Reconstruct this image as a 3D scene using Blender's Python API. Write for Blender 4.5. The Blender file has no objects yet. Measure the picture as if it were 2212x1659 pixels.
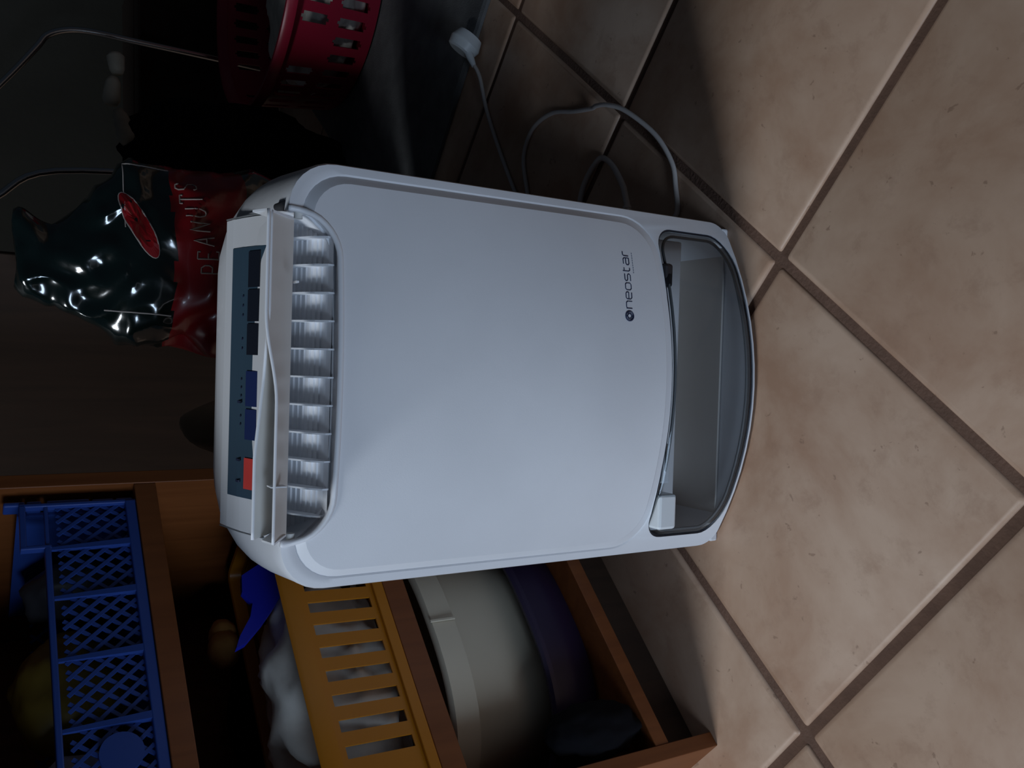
import bpy, bmesh, math, random
from mathutils import Vector, Matrix, noise
from mathutils.bvhtree import BVHTree
random.seed(7)
sc = bpy.context.scene
C = sc.collection
PI = math.pi
# ------------------------------------------------------------------ camera
T = .335
CAM_H = 2.1106*T
pitch, roll = .5607, -.017
fw = Vector((0, math.cos(pitch), -math.sin(pitch)))
rt = Vector((1, 0, 0)); dn = fw.cross(rt)
c, s = math.cos(roll), math.sin(roll)
rt, dn = c*rt+s*dn, -s*rt+c*dn
# the photograph was taken with the phone turned a quarter turn: what is up in the room points left in the frame
cam_x, cam_y = dn, rt
cam = bpy.data.cameras.new('camera'); co = bpy.data.objects.new('camera', cam); C.objects.link(co)
m = Matrix((cam_x, cam_y, -fw)).transposed().to_4x4(); m.translation = Vector((0, 0, CAM_H))
co.matrix_world = m
cam.sensor_fit = 'HORIZONTAL'; cam.sensor_width = 36; cam.lens = 36*1897.33/2212
cam.clip_start = .01
sc.camera = co
# ------------------------------------------------------------------ world and lights
w = bpy.data.worlds.new('world'); sc.world = w; w.use_nodes = True
bg = w.node_tree.nodes['Background']; bg.inputs[0].default_value = (.55, .72, 1, 1); bg.inputs[1].default_value = .017
def area(name, loc, target, sx, sy, power, col):
    l = bpy.data.lights.new(name, 'AREA'); l.shape = 'RECTANGLE'; l.size = sx; l.size_y = sy; l.energy = power; l.color = col
    o = bpy.data.objects.new(name, l); C.objects.link(o); o.location = loc
    o.rotation_euler = (Vector(target)-Vector(loc)).to_track_quat('-Z', 'Z').to_euler(); return o
area('daylight_side', (-1.75, .47, 2.30), (0, .6, .1), .35, .60, 31, (.84, .92, 1))
area('daylight_front', (-1.50, -1.62, .52), (0, .7, .30), 1.2, .50, 30, (.60, .77, 1))
vs = sc.view_settings; vs.view_transform = 'Standard'; vs.look = 'None'; vs.gamma = 1; vs.exposure = 0
try: vs.use_curve_mapping = False
except Exception: pass
# ------------------------------------------------------------------ materials
def mat(name, col, rough=.5, metal=0, bump=0, bscale=60, var=0, vscale=8, col2=None, spec=.5, coat=0, rnd=0, detail=4, sheen=0):
    mt = bpy.data.materials.new(name); mt.use_nodes = True; nt = mt.node_tree; N = nt.nodes; L = nt.links
    p = N['Principled BSDF']; p.inputs['Base Color'].default_value = (*col, 1); p.inputs['Roughness'].default_value = rough
    p.inputs['Metallic'].default_value = metal; p.inputs['Specular IOR Level'].default_value = spec
    p.inputs['Coat Weight'].default_value = coat; p.inputs['Coat Roughness'].default_value = .08
    tc = N.new('ShaderNodeTexCoord')
    n = N.new('ShaderNodeTexNoise'); n.inputs['Scale'].default_value = vscale; n.inputs['Detail'].default_value = detail
    L.new(tc.outputs['Object'], n.inputs['Vector'])
    if rnd:
        oi = N.new('ShaderNodeObjectInfo'); ad = N.new('ShaderNodeVectorMath'); ad.operation = 'ADD'
        ml = N.new('ShaderNodeVectorMath'); ml.operation = 'SCALE'; ml.inputs[0].default_value = (31, 17, 9)
        L.new(oi.outputs['Random'], ml.inputs['Scale']); L.new(tc.outputs['Object'], ad.inputs[0]); L.new(ml.outputs[0], ad.inputs[1])
        L.new(ad.outputs[0], n.inputs['Vector'])
    r = N.new('ShaderNodeValToRGB'); c2 = col2 or tuple(x*(1-max(var, .06)) for x in col)
    r.color_ramp.elements[0].position = .35; r.color_ramp.elements[0].color = (*c2, 1)
    r.color_ramp.elements[1].position = .65; r.color_ramp.elements[1].color = (*col, 1)
    L.new(n.outputs['Fac'], r.inputs[0]); L.new(r.outputs[0], p.inputs['Base Color'])
    if bump:
        b = N.new('ShaderNodeBump'); b.inputs['Strength'].default_value = bump; b.inputs['Distance'].default_value = .002
        n2 = N.new('ShaderNodeTexNoise'); n2.inputs['Scale'].default_value = bscale; n2.inputs['Detail'].default_value = 5
        L.new(tc.outputs['Object'], n2.inputs['Vector']); L.new(n2.outputs['Fac'], b.inputs['Height']); L.new(b.outputs[0], p.inputs['Normal'])
    return mt
def wood(name, c1, c2, rough=.45):
    mt = bpy.data.materials.new(name); mt.use_nodes = True; nt = mt.node_tree; N = nt.nodes; L = nt.links; p = N['Principled BSDF']
    p.inputs['Roughness'].default_value = rough
    tc = N.new('ShaderNodeTexCoord'); mp = N.new('ShaderNodeMapping'); mp.inputs['Scale'].default_value = (60, 60, 4)
    n = N.new('ShaderNodeTexNoise'); n.inputs['Scale'].default_value = 1.3; n.inputs['Detail'].default_value = 6; n.inputs['Distortion'].default_value = .6
    r = N.new('ShaderNodeValToRGB'); r.color_ramp.elements[0].color = (*c1, 1); r.color_ramp.elements[1].color = (*c2, 1)
    r.color_ramp.elements[0].position = .3; r.color_ramp.elements[1].position = .7
    L.new(tc.outputs['Object'], mp.inputs[0]); L.new(mp.outputs[0], n.inputs['Vector']); L.new(n.outputs['Fac'], r.inputs[0]); L.new(r.outputs[0], p.inputs['Base Color'])
    return mt
def smoky(name, tint, gl=.12, rough=.05):
    mt = bpy.data.materials.new(name); mt.use_nodes = True; nt = mt.node_tree; N = nt.nodes; L = nt.links
    for x in list(N): N.remove(x)
    o = N.new('ShaderNodeOutputMaterial'); t = N.new('ShaderNodeBsdfTransparent'); t.inputs[0].default_value = (*tint, 1)
    g = N.new('ShaderNodeBsdfGlossy'); g.inputs['Roughness'].default_value = rough; g.inputs[0].default_value = (.9, .95, 1, 1)
    fr = N.new('ShaderNodeLayerWeight'); fr.inputs[0].default_value = gl; mx = N.new('ShaderNodeMixShader')
    L.new(fr.outputs['Fresnel'], mx.inputs[0]); L.new(t.outputs[0], mx.inputs[1]); L.new(g.outputs[0], mx.inputs[2]); L.new(mx.outputs[0], o.inputs[0])
    return mt
M = dict(
    white=mat('white_plastic', (.76, .77, .80), .42, bump=.04, bscale=900, spec=.4),
    white2=mat('ivory_plastic', (.70, .69, .66), .45, spec=.4),
    flapm=mat('shaded_flap_plastic', (.62, .585, .55), .4, spec=.4),  # warm darker tone holds the flap's shade and floor reflection
    seam=mat('dark_seam', (.03, .03, .035), .8),
    tile=mat('beige_tile', (.60, .37, .26), .38, bump=.12, bscale=45, vscale=9, col2=(.47, .27, .18), rnd=1, detail=7, spec=.4),
    speck=mat('brown_glaze', (.40, .22, .14), .5),
    grout=mat('brown_grout', (.17, .095, .065), .95, bump=.5, bscale=250, var=.2, vscale=40),
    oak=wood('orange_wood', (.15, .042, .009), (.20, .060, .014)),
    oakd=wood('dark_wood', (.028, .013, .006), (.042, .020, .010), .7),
    blue=mat('blue_plastic', (.022, .058, .26), .38),
    navy=mat('royal_blue_plastic', (.012, .02, .42), .45),
    yellow=mat('yellow_plastic', (.44, .155, .004), .42),
    cream=mat('cream_plastic', (.62, .56, .44), .45),
    purple=mat('purple_plastic', (.022, .013, .045), .4),
    red=mat('crimson_plastic', (.33, .013, .04), .38),
    cloth=mat('white_cloth', (.78, .74, .67), .85, bump=.2, bscale=90, var=.2, vscale=25),
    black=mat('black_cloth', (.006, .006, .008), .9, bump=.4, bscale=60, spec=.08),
    blackp=mat('black_plastic', (.012, .012, .016), .5),
    ochre=mat('ochre_foam', (.80, .42, .12), .8, bump=.3, bscale=150, var=.25, vscale=30),
    tan=mat('tan_paper', (.30, .22, .14), .8, bump=.3, bscale=40, var=.3, vscale=14),
    foil=mat('dark_green_foil', (.0015, .006, .0055), .16, spec=.9, coat=.8),
    redf=mat('red_print', (.22, .004, .007), .28, spec=.6, coat=.3),
    print_=mat('pale_print', (.33, .29, .27), .5),
    chrome=mat('steel_tube', (.55, .55, .55), .25, metal=1),
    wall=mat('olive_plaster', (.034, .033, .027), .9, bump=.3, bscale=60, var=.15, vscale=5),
    mat_=mat('grey_mat', (.17, .17, .17), 1, spec=.1, bump=.6, bscale=500, var=.2, vscale=30),
    cable=mat('grey_cable', (.62, .57, .54), .5),
    plug=mat('plug_plastic', (.78, .82, .84), .4),
    panel=mat('blue_grey_label', (.045, .085, .125), .35, spec=.5),
    btn=mat('black_button', (.010, .014, .025), .4),
    btnb=mat('navy_button', (.015, .03, .12), .4),
    btnr=mat('red_button', (.75, .07, .06), .4),
    ink=mat('navy_ink', (.02, .03, .075), .5),
    inkl=mat('grey_ink', (.16, .19, .26), .5),
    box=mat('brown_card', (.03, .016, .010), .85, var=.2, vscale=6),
    wax=mat('pale_wood', (.48, .42, .33), .6, var=.25, vscale=30),
    smoke=smoky('smoky_plastic', (.80, .81, .81), .22, .05),
    tankin=mat('tank_inner', (.66, .61, .57), .5),
    greyp=mat('grey_plastic', (.20, .21, .22), .5),
    yelp=mat('olive_packet', (.24, .16, .022), .5, bump=.3, bscale=30),
    whiteb=mat('white_bag', (.50, .50, .58), .45, bump=.3, bscale=30),
    darkp=mat('grey_packet', (.035, .034, .04), .5),
)
def tile_material():
    mt = bpy.data.materials.new('beige_tile'); mt.use_nodes = True; nt = mt.node_tree; N = nt.nodes; L = nt.links; p = N['Principled BSDF']
    p.inputs['Roughness'].default_value = .42; p.inputs['Specular IOR Level'].default_value = .35
    tc = N.new('ShaderNodeTexCoord'); oi = N.new('ShaderNodeObjectInfo')
    ml = N.new('ShaderNodeVectorMath'); ml.operation = 'SCALE'; ml.inputs[0].default_value = (31, 17, 9); L.new(oi.outputs['Random'], ml.inputs['Scale'])
    ad = N.new('ShaderNodeVectorMath'); ad.operation = 'ADD'; L.new(tc.outputs['Object'], ad.inputs[0]); L.new(ml.outputs[0], ad.inputs[1])
    def nz(sc_, det, dist=0, rg=.6):
        n = N.new('ShaderNodeTexNoise'); n.inputs['Scale'].default_value = sc_; n.inputs['Detail'].default_value = det; n.inputs['Distortion'].default_value = dist; n.inputs['Roughness'].default_value = rg
        L.new(ad.outputs[0], n.inputs['Vector']); return n
    def ramp(src, a, b, ca_, cb_):
        r = N.new('ShaderNodeValToRGB'); r.color_ramp.elements[0].position = a; r.color_ramp.elements[1].position = b
        r.color_ramp.elements[0].color = (*ca_, 1); r.color_ramp.elements[1].color = (*cb_, 1); L.new(src, r.inputs[0]); return r
    def mix(f, a, b):
        m_ = N.new('ShaderNodeMix'); m_.data_type = 'RGBA'; L.new(f, m_.inputs['Factor']); 
        for s_, i in ((a, 6), (b, 7)):
            if isinstance(s_, tuple): m_.inputs[i].default_value = (*s_, 1)
            else: L.new(s_, m_.inputs[i])
        return m_.outputs[2]
    c_ = ramp(nz(7, 6, .3).outputs['Fac'], .36, .64, (.44, .265, .175), (.61, .43, .315))
    m1 = ramp(nz(26, 5, .2, .7).outputs['Fac'], .54, .68, (0, 0, 0), (.35, .35, .35))
    k = mix(m1.outputs[0], c_.outputs[0], (.36, .215, .145))
    m2 = ramp(nz(75, 3, .4, .6).outputs['Fac'], .68, .72, (0, 0, 0), (.55, .55, .55))
    k = mix(m2.outputs[0], k, (.26, .155, .105))
    L.new(k, p.inputs['Base Color'])
    b = N.new('ShaderNodeBump'); b.inputs['Strength'].default_value = .10; b.inputs['Distance'].default_value = .002; L.new(nz(38, 4).outputs['Fac'], b.inputs['Height']); L.new(b.outputs[0], p.inputs['Normal'])
    return mt
M['tile'] = tile_material()
# ------------------------------------------------------------------ helpers
def link(name, bm, m, parent=None, smooth=False, ang=None):
    me = bpy.data.meshes.new(name)
    bmesh.ops.recalc_face_normals(bm, faces=bm.faces)
    bm.to_mesh(me); bm.free()
    ms = m if isinstance(m, list) else [m]
    for x in ms: me.materials.append(M[x])
    if smooth or ang:
        me.shade_smooth() if not ang else None
        if ang:
            me.shade_smooth(); me.set_sharp_from_angle(angle=math.radians(ang))
    o = bpy.data.objects.new(name, me); C.objects.link(o)
    if parent: o.parent = parent
    return o
def thing(name, label, cat, loc=(0, 0, 0), rz=0, group=None):
    o = bpy.data.objects.new(name, None); C.objects.link(o); o.empty_display_size = .02
    o.location = loc; o.rotation_euler = (0, 0, rz); o['label'] = label; o['category'] = cat
    if group: o['group'] = group
    return o
def tag(o, label, cat, group=None):
    o['label'] = label; o['category'] = cat
    if group: o['group'] = group
    return o
def struct(o): o['kind'] = 'structure'; return o
def box(bm, x0, x1, y0, y1, z0, z1, bev=0, mtx=None):
    vs_ = [bm.verts.new((x, y, z)) for z in (z0, z1) for y in (y0, y1) for x in (x0, x1)]
    fs = [(0, 2, 3, 1), (4, 5, 7, 6), (0, 1, 5, 4), (2, 6, 7, 3), (0, 4, 6, 2), (1, 3, 7, 5)]
    f = [bm.faces.new([vs_[i] for i in q]) for q in fs]
    if bev:
        es = list({e for q in f for e in q.edges})
        r = bmesh.ops.bevel(bm, geom=es, offset=bev, segments=2, affect='EDGES', profile=.5)
        vs_ = list({v for q in r['faces'] for v in q.verts})
    if mtx: bmesh.ops.transform(bm, matrix=mtx, verts=vs_ if not bev else bm.verts)
    return bm
def tube(bm, pts, r, n=8, caps=True):
    pts = [Vector(p) for p in pts]; k = len(pts); rs = r if isinstance(r, (list, tuple)) else [r]*k
    prev = None; rings = []
    for i, p in enumerate(pts):
        t = (pts[min(i+1, k-1)]-pts[max(i-1, 0)])
        t = t.normalized() if t.length > 1e-9 else Vector((0, 0, 1))
        if prev is None:
            a = t.orthogonal().normalized()
        else:
            a = prev-t*prev.dot(t); a = a.normalized() if a.length > 1e-6 else t.orthogonal().normalized()
        prev = a; b = t.cross(a)
        rings.append([bm.verts.new(p+(a*math.cos(q*2*PI/n)+b*math.sin(q*2*PI/n))*rs[i]) for q in range(n)])
    for i in range(k-1):
        for q in range(n): bm.faces.new((rings[i][q], rings[i][(q+1) % n], rings[i+1][(q+1) % n], rings[i+1][q]))
    if caps: bm.faces.new(rings[0][::-1]); bm.faces.new(rings[-1])
    return bm
def spline(pts, sub=8):
    P = [Vector(p) for p in pts]; out = []
    for i in range(len(P)-1):
        p0 = P[max(i-1, 0)]; p1 = P[i]; p2 = P[i+1]; p3 = P[min(i+2, len(P)-1)]
        for j in range(sub):
            t = j/sub
            out.append(.5*((2*p1)+(p2-p0)*t+(2*p0-5*p1+4*p2-p3)*t*t+(3*p1-p0-3*p2+p3)*t**3))
    out.append(P[-1]); return out
def rings_mesh(bm, rings, cap0=True, cap1=True):
    R = [[bm.verts.new(p) for p in r] for r in rings]; n = len(R[0])
    for i in range(len(R)-1):
        for q in range(n): bm.faces.new((R[i][q], R[i][(q+1) % n], R[i+1][(q+1) % n], R[i+1][q]))
    if cap0: bm.faces.new(R[0][::-1])
    if cap1: bm.faces.new(R[-1])
    return R
def rrect(x0, x1, z0, z1, r, rb=None, nc=8, ns=14, rz=None, rzb=None):
    """closed contour, r = top corner radius, rb = bottom; fixed point count"""
    rb = r if rb is None else rb; rz = r if rz is None else rz; rzb = rb if rzb is None else rzb
    P = []
    def arc(cx, cz, ax, az, a0):
        for i in range(nc+1):
            a = a0+PI/2*i/nc; P.append((cx+ax*math.cos(a), cz+az*math.sin(a)))
    def seg(a, b):
        for i in range(1, ns): P.append((a[0]+(b[0]-a[0])*i/ns, a[1]+(b[1]-a[1])*i/ns))
    arc(x1-r, z1-rz, r, rz, 0); seg((x1-r, z1), (x0+r, z1))
    arc(x0+r, z1-rz, r, rz, PI/2); seg((x0, z1-rz), (x0, z0+rzb))
    arc(x0+rb, z0+rzb, rb, rzb, PI); seg((x0+rb, z0), (x1-rb, z0))
    arc(x1-rb, z0+rzb, rb, rzb, 1.5*PI); seg((x1, z0+rzb), (x1, z1-rz))
    return P
def prism(bm, poly, y0, y1):
    a = [bm.verts.new((x, y0, z)) for x, z in poly]; b = [bm.verts.new((x, y1, z)) for x, z in poly]; n = len(a)
    for i in range(n): bm.faces.new((a[i], a[(i+1) % n], b[(i+1) % n], b[i]))
    bm.faces.new(a[::-1]); bm.faces.new(b); return bm
def boolean(o, cutters, ang=32):
    dg = None
    for cbm in cutters:
        me = bpy.data.meshes.new('cut'); bmesh.ops.recalc_face_normals(cbm, faces=cbm.faces); cbm.to_mesh(me); cbm.free()
        co_ = bpy.data.objects.new('cut', me); C.objects.link(co_); bpy.context.view_layer.update(); co_.matrix_world = o.matrix_world.copy()
        md = o.modifiers.new('b', 'BOOLEAN'); md.operation = 'DIFFERENCE'; md.solver = 'EXACT'; md.object = co_
        bpy.context.view_layer.update(); dg = bpy.context.evaluated_depsgraph_get()
        nm = bpy.data.meshes.new_from_object(o.evaluated_get(dg)); o.modifiers.clear(); o.data = nm
        bpy.data.objects.remove(co_)
    bt = bmesh.new(); bt.from_mesh(o.data); bmesh.ops.triangulate(bt, faces=[f for f in bt.faces if len(f.verts) > 4]); bt.to_mesh(o.data); bt.free()
    o.data.shade_smooth(); o.data.set_sharp_from_angle(angle=math.radians(ang))
def lump(name, m, centre, rx, ry, rz, amp=.15, fr=3, parent=None, seed=0, sub=4, flat=None, crease=False):
    bm = bmesh.new(); bmesh.ops.create_icosphere(bm, subdivisions=sub, radius=1)
    for v in bm.verts:
        p = v.co.copy(); d = noise.fractal(p*fr+Vector((seed*7.3, seed, 0)), 1, 2, 4)
        if crease: d = -abs(noise.noise(p*fr+Vector((seed, 3, seed))))*1.6+.3+.35*d
        q = p*(1+amp*d); v.co = (q.x*rx, q.y*ry, q.z*rz)
        if flat is not None and v.co.z < flat: v.co.z = flat
    bmesh.ops.translate(bm, vec=centre, verts=bm.verts)
    return link(name, bm, m, parent, smooth=True)
# ------------------------------------------------------------------ floor: grout bed and laid tiles
bm = bmesh.new(); box(bm, -2.2, 2.4, -1.2, 3.2, -.05, -.0035); fl = struct(link('floor', bm, 'grout'))
def tile_mesh():
    bm = bmesh.new(); h = (T-.0105)/2
    lv = [(h, -.006), (h, -.0030), (h-.0014, -.0012), (h-.0045, 0)]
    def ring(q, z):
        r = .003; P = []
        for sx, sy, a0 in ((1, 1, 0), (-1, 1, PI/2), (-1, -1, PI), (1, -1, 1.5*PI)):
            for i in range(3):
                a = a0+PI/2*i/2; P.append((sx*(q-r)+r*math.cos(a), sy*(q-r)+r*math.sin(a), z))
        return P
    rings_mesh(bm, [ring(*x) for x in lv], False, True)
    me = bpy.data.meshes.new('tile'); bmesh.ops.recalc_face_normals(bm, faces=bm.faces); bm.to_mesh(me); bm.free(); me.materials.append(M['tile'])
    me.shade_smooth(); me.set_sharp_from_angle(angle=math.radians(60)); return me
tm = tile_mesh(); g = 4.0161; cg, sg = math.cos(g), math.sin(g)
for ia in range(-7, 7):
    for ib in range(-6, 8):
        a, b = ia+.5, ib+.5
        x = T*((a*cg+b*sg)+1.676); y = T*((a*sg-b*cg)+3.3733)
        if -1.0 < x < 1.35 and .1 < y < 2.75:
            o = bpy.data.objects.new('tile', tm); C.objects.link(o); o.parent = fl
            o.location = (x, y, random.uniform(-.0003, .0003)); o.rotation_euler = (random.uniform(-.0015, .0015), random.uniform(-.0015, .0015), math.atan2(sg, cg)+random.choice((0, PI/2, PI, -PI/2)))
# walls (dark, far behind) 
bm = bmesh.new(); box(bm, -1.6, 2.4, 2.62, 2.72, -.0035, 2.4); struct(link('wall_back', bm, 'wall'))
# ------------------------------------------------------------------ dehumidifier
YF, HW = .0, .177
def yf(x, z):
    t = min(max(z/.47, 0), 1); b = .056+(.020-.056)*t
    return YF-b*(1-min(1, (x/HW)**2))
D = thing('dehumidifier', 'white portable dehumidifier standing on the tiles with open top flap and smoky water tank', 'dehumidifier', (.003, .698, 0), math.radians(-1.5))
def ringF(cont, f): return [Vector((x, f(x, z), z)) for x, z in cont]
def pz(z):  # how far the raised panel stands proud, fading at its foot
    t = min(max((z-.115)/.10, 0), 1); return -(.0004+.0040*t*t*(3-2*t))
def moatd(z):
    return .0013
R = []
base = rrect(-.177, .177, .003, .4895, .043, .018)
cx0, cz0 = 0, .29
inner = rrect(-.155, .155, .128, .464, .030, .032)
moin = rrect(-.1670, .1670, .1110, .4770, .039, .037)
moout = rrect(-.1685, .1685, .1095, .4785, .040, .038)
for k in (.02, .2, .4, .6, .8): R.append(ringF([(cx0+(x-cx0)*k, cz0+(z-cz0)*k) for x, z in inner], lambda x, z: yf(x, z)+.009))
R.append(ringF(inner, lambda x, z: yf(x, z)+.009))
R.append(ringF(moin, lambda x, z: yf(x, z)+moatd(z)))
R.append(ringF(moout, lambda x, z: yf(x, z)+.0003))
R.append(ringF(rrect(-.1725, .1725, .05, .484, .0415, .025), yf))
R.append(ringF(rrect(-.1755, .1755, .0045, .488, .042, .0175), yf))
R.append(ringF(base, lambda x, z: yf(x, z)+.0035))
def back(hw, zt, rx, rz, y, bl, z0=.003, rb=.018):
    return [Vector((x, yf(x, z)*bl+y, z)) for x, z in rrect(-hw, hw, z0, zt, rx, rb, rz=rz)]
R.append(back(.1768, .492, .046, .043, .016, .75))
R.append(back(.1764, .4985, .054, .045, .034, .4))
R.append(back(.1762, .505, .063, .047, .055, .15))
R.append(back(.1760, .5095, .071, .050, .075, 0))
R.append(back(.1755, .5115, .076, .054, .092, 0))
R.append(back(.1750, .5105, .080, .060, .115, 0))
R.append(back(.1720, .504, .080, .065, .150, 0))
R.append(back(.1640, .492, .078, .068, .176, 0, .006))
R.append(back(.1500, .474, .075, .065, .188, 0, .015))
for k in (.7, .4, .1):
    R.append([Vector((p.x*k, .190, .25+(p.z-.25)*k)) for p in R[-1]] if k == .7 else [Vector((p.x*k/.7, .190, .25+(p.z-.25)*k/.7)) for p in R[-1]])
bm = bmesh.new(); rings_mesh(bm, R)
body = link('body', bm, 'white', D)
def ucont(x0, x1, z0, ztop, r, n=10):
    P = [(x0, ztop)]
    for i in range(n+1):
        a = PI+PI/2*i/n; P.append((x0+r+r*math.cos(a), z0+r+r*math.sin(a)))
    for i in range(n+1):
        a = 1.5*PI+PI/2*i/n; P.append((x1-r+r*math.cos(a), z0+r+r*math.sin(a)))
    P.append((x1, ztop)); return P
notch = ucont(-.1325, .1325, .4505, .60, .036)
c1 = prism(bmesh.new(), notch, -.1, .012)
c2 = prism(bmesh.new(), ucont(-.1325, .1325, .4505, .4905, .036), -.1, .052)
tank_c = rrect(-.160, .160, .0065, .1085, .022, .040, rzb=.027)
tank_c = [(x, z+(.0035 if z > .09 else 0)*(1-(x/.16)**2)) for x, z in tank_c]
c3 = prism(bmesh.new(), tank_c, -.1, .085)
boolean(body, [c1, c2, c3])
# raised front panel
po = rrect(-.1605, .1605, .1185, .4705, .034, .034, ns=30); pi_ = rrect(-.1597, .1597, .1193, .4697, .0335, .0335, ns=30); pb_ = rrect(-.1668, .1668, .1112, .4768, .039, .037, ns=30)
R = [ringF(po, lambda x, z: yf(x, z)+.0085), ringF(pb_, lambda x, z: yf(x, z)+.0012), ringF(po, lambda x, z: yf(x, z)+pz(z)+.0005), ringF(pi_, lambda x, z: yf(x, z)+pz(z))]
for k in (.975, .95, .925, .9, .875, .85, .825, .8, .76, .7, .6, .5, .4, .3, .2, .1, .03): R.append(ringF([(x*k, .295+(z-.295)*k) for x, z in pi_], lambda x, z: yf(x, z)+pz(z)))
bm = bmesh.new(); rings_mesh(bm, R)
fp = link('front_panel', bm, 'white', D)
boolean(fp, [prism(bmesh.new(), ucont(-.1345, .1345, .4485, .60, .038), -.1, .05)], 15)
# rim around the air outlet
bm = bmesh.new(); pr = [p for p in ucont(-.1345, .1345, .4485, .4885, .038)]
pts = [(x, yf(x, z)+.0005, z) for x, z in pr]
dense = []
for i in range(len(pts)-1):
    a, b = pts[i], pts[i+1]; n = 16 if abs(a[0]-b[0]) > .1 else 1
    for j in range(n): 
        t = j/n; x = a[0]+(b[0]-a[0])*t; z = a[2]+(b[2]-a[2])*t; dense.append((x, yf(x, z)+(pz(z) if z < .468 else pz(z)*max(0, (.478-z)/.010)), z))
dense.append(pts[-1]); tube(bm, dense, .0026, 8); link('outlet_rim', bm, 'white', D, smooth=True)
# stepped duct floor behind the fins
bm = bmesh.new()
prof = [(-.012, .4515), (-.004, .4525)]
for k in range(7): prof += [(-.001+k*.0052, .4535+k*.0026), (.0030+k*.0052, .4545+k*.0026), (.0032+k*.0052, .4561+k*.0026)]
prof += [(.038, .472), (.040, .476), (.046, .484), (.050, .484), (.050, .4515)]
v0 = [bm.verts.new((-.131, y, z)) for y, z in prof]; v1 = [bm.verts.new((.131, y, z)) for y, z in prof]; n = len(prof)
for i in range(n): bm.faces.new((v0[i], v0[(i+1) % n], v1[(i+1) % n], v1[i]))
bm.faces.new(v0); bm.faces.new(v1[::-1]); link('outlet_duct', bm, 'white', D)
bm = bmesh.new(); box(bm, -.012, .052, .0360, .0385, .4735, .4785); link('outlet_slot', bm, 'seam', D)
for k in range(11):
    x = .1145-.0229*k; bm = bmesh.new(); y0 = yf(x, .45)
    P = [(y0+.004, .4505), (y0+.003, .4560), (y0+.012, .4645), (y0+.026, .4725), (y0+.040, .4790), (.046, .4800), (.046, .4505)]
    a = [bm.verts.new((x-.0007, y, z)) for y, z in P]; b = [bm.verts.new((x+.0007, y, z)) for y, z in P]; n = len(P)
    for i in range(n): bm.faces.new((a[i], a[(i+1) % n], b[(i+1) % n], b[i]))
    bm.faces.new(a); bm.faces.new(b[::-1]); link('fin', bm, 'white', D)
# outlet flap: an open curved shell standing up over the outlet
def flapz(x):   # front lip height across the flap
    t = min(max((x+.02)/.07, 0), 1); return .5052+.0095*t*t*(3-2*t)
fy, fb = -.046, -.014
FB = .4855
bm = bmesh.new(); xs = [-.126+.2515*i/40 for i in range(41)]; F = []
for x in xs:
    zt = flapz(x); col = []
    for k in range(7):
        t = k/6; col.append((x, fb+(fy-fb)*(t**1.25), FB+(zt-FB)*t))
    F.append(col)
th = .0016
A = [[bm.verts.new(p) for p in c_] for c_ in F]; B = [[bm.verts.new((p[0], p[1]+th, p[2]+.0004)) for p in c_] for c_ in F]
for i in range(40):
    for k in range(6):
        bm.faces.new((A[i][k], A[i+1][k], A[i+1][k+1], A[i][k+1])); bm.faces.new((B[i][k], B[i][k+1], B[i+1][k+1], B[i+1][k]))
    bm.faces.new((A[i][6], A[i+1][6], B[i+1][6], B[i][6])); bm.faces.new((A[i][0], B[i][0], B[i+1][0], A[i+1][0]))
for i in (0, 40):
    for k in range(6): bm.faces.new((A[i][k], A[i][k+1], B[i][k+1], B[i][k]))
flap = link('outlet_flap', bm, 'flapm', D, ang=40)
bm = bmesh.new(); tube(bm, [(x, fy+.0008, flapz(x)+.0004) for x in xs], .0013, 6); link('flap_lip', bm, 'white', flap, smooth=True)
bm = bmesh.new(); zz = lambda x: .5115+.0055*min(max((-x-.0)/.06, 0), 1)
bx = [-.124+.249*i/40 for i in range(41)]
bm2 = bmesh.new(); a = [bm2.verts.new((x, fy+.0135-.010*min(max((x+.0)/.05, 0), 1), zz(x) if x < .03 else min(zz(x), flapz(x)))) for x in bx]; b = [bm2.verts.new((x, fb+.010, .489)) for x in bx]
a2 = [bm2.verts.new(v.co+Vector((0, .0015, 0))) for v in a]; b2 = [bm2.verts.new(v.co+Vector((0, .0015, 0))) for v in b]
for i in range(40):
    bm2.faces.new((a[i], a[i+1], b[i+1], b[i])); bm2.faces.new((a2[i], b2[i], b2[i+1], a2[i+1])); bm2.faces.new((a[i], a2[i], a2[i+1], a[i+1]))
link('flap_liner', bm2, 'white2', flap, ang=40)
tube(bm, [(x, fy+.0142-.010*min(max(x/.05, 0), 1), (zz(x) if x < .03 else min(zz(x), flapz(x)))+.0003) for x in bx], .0014, 6)
link('liner_lip', bm, 'white', flap, smooth=True)
for sx in (-1, 1):   # end cheeks
    x = -.1262 if sx < 0 else .1250; bm = bmesh.new(); zt = flapz(x)
    P = [(fy, zt), (fy+.018, zt+.0075 if sx > 0 else zt+.004), (fb+.016, .491), (fb, FB)]
    a = [bm.verts.new((x-.0008, y, z)) for y, z in P]; b = [bm.verts.new((x+.0008, y, z)) for y, z in P]
    for i in range(4): bm.faces.new((a[i], a[(i+1) % 4], b[(i+1) % 4], b[i]))
    bm.faces.new(a); bm.faces.new(b[::-1]); link('flap_cheek', bm, 'white', flap)
bm = bmesh.new(); box(bm, -.0835, -.0825, fy+.001, fy+.012, .496, .508); link('flap_rib', bm, 'white', flap)
bm = bmesh.new(); box(bm, .072, .0735, -.048, -.038, .4915, .4935); link('flap_rib', bm, 'white', flap)
for x in (.131, -.131):
    bm = bmesh.new(); tube(bm, [(x-.004, -.004, .479), (x+.004, -.004, .479)], .0035, 12); link('hinge_pin', bm, 'white2', flap, ang=40)
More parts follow.
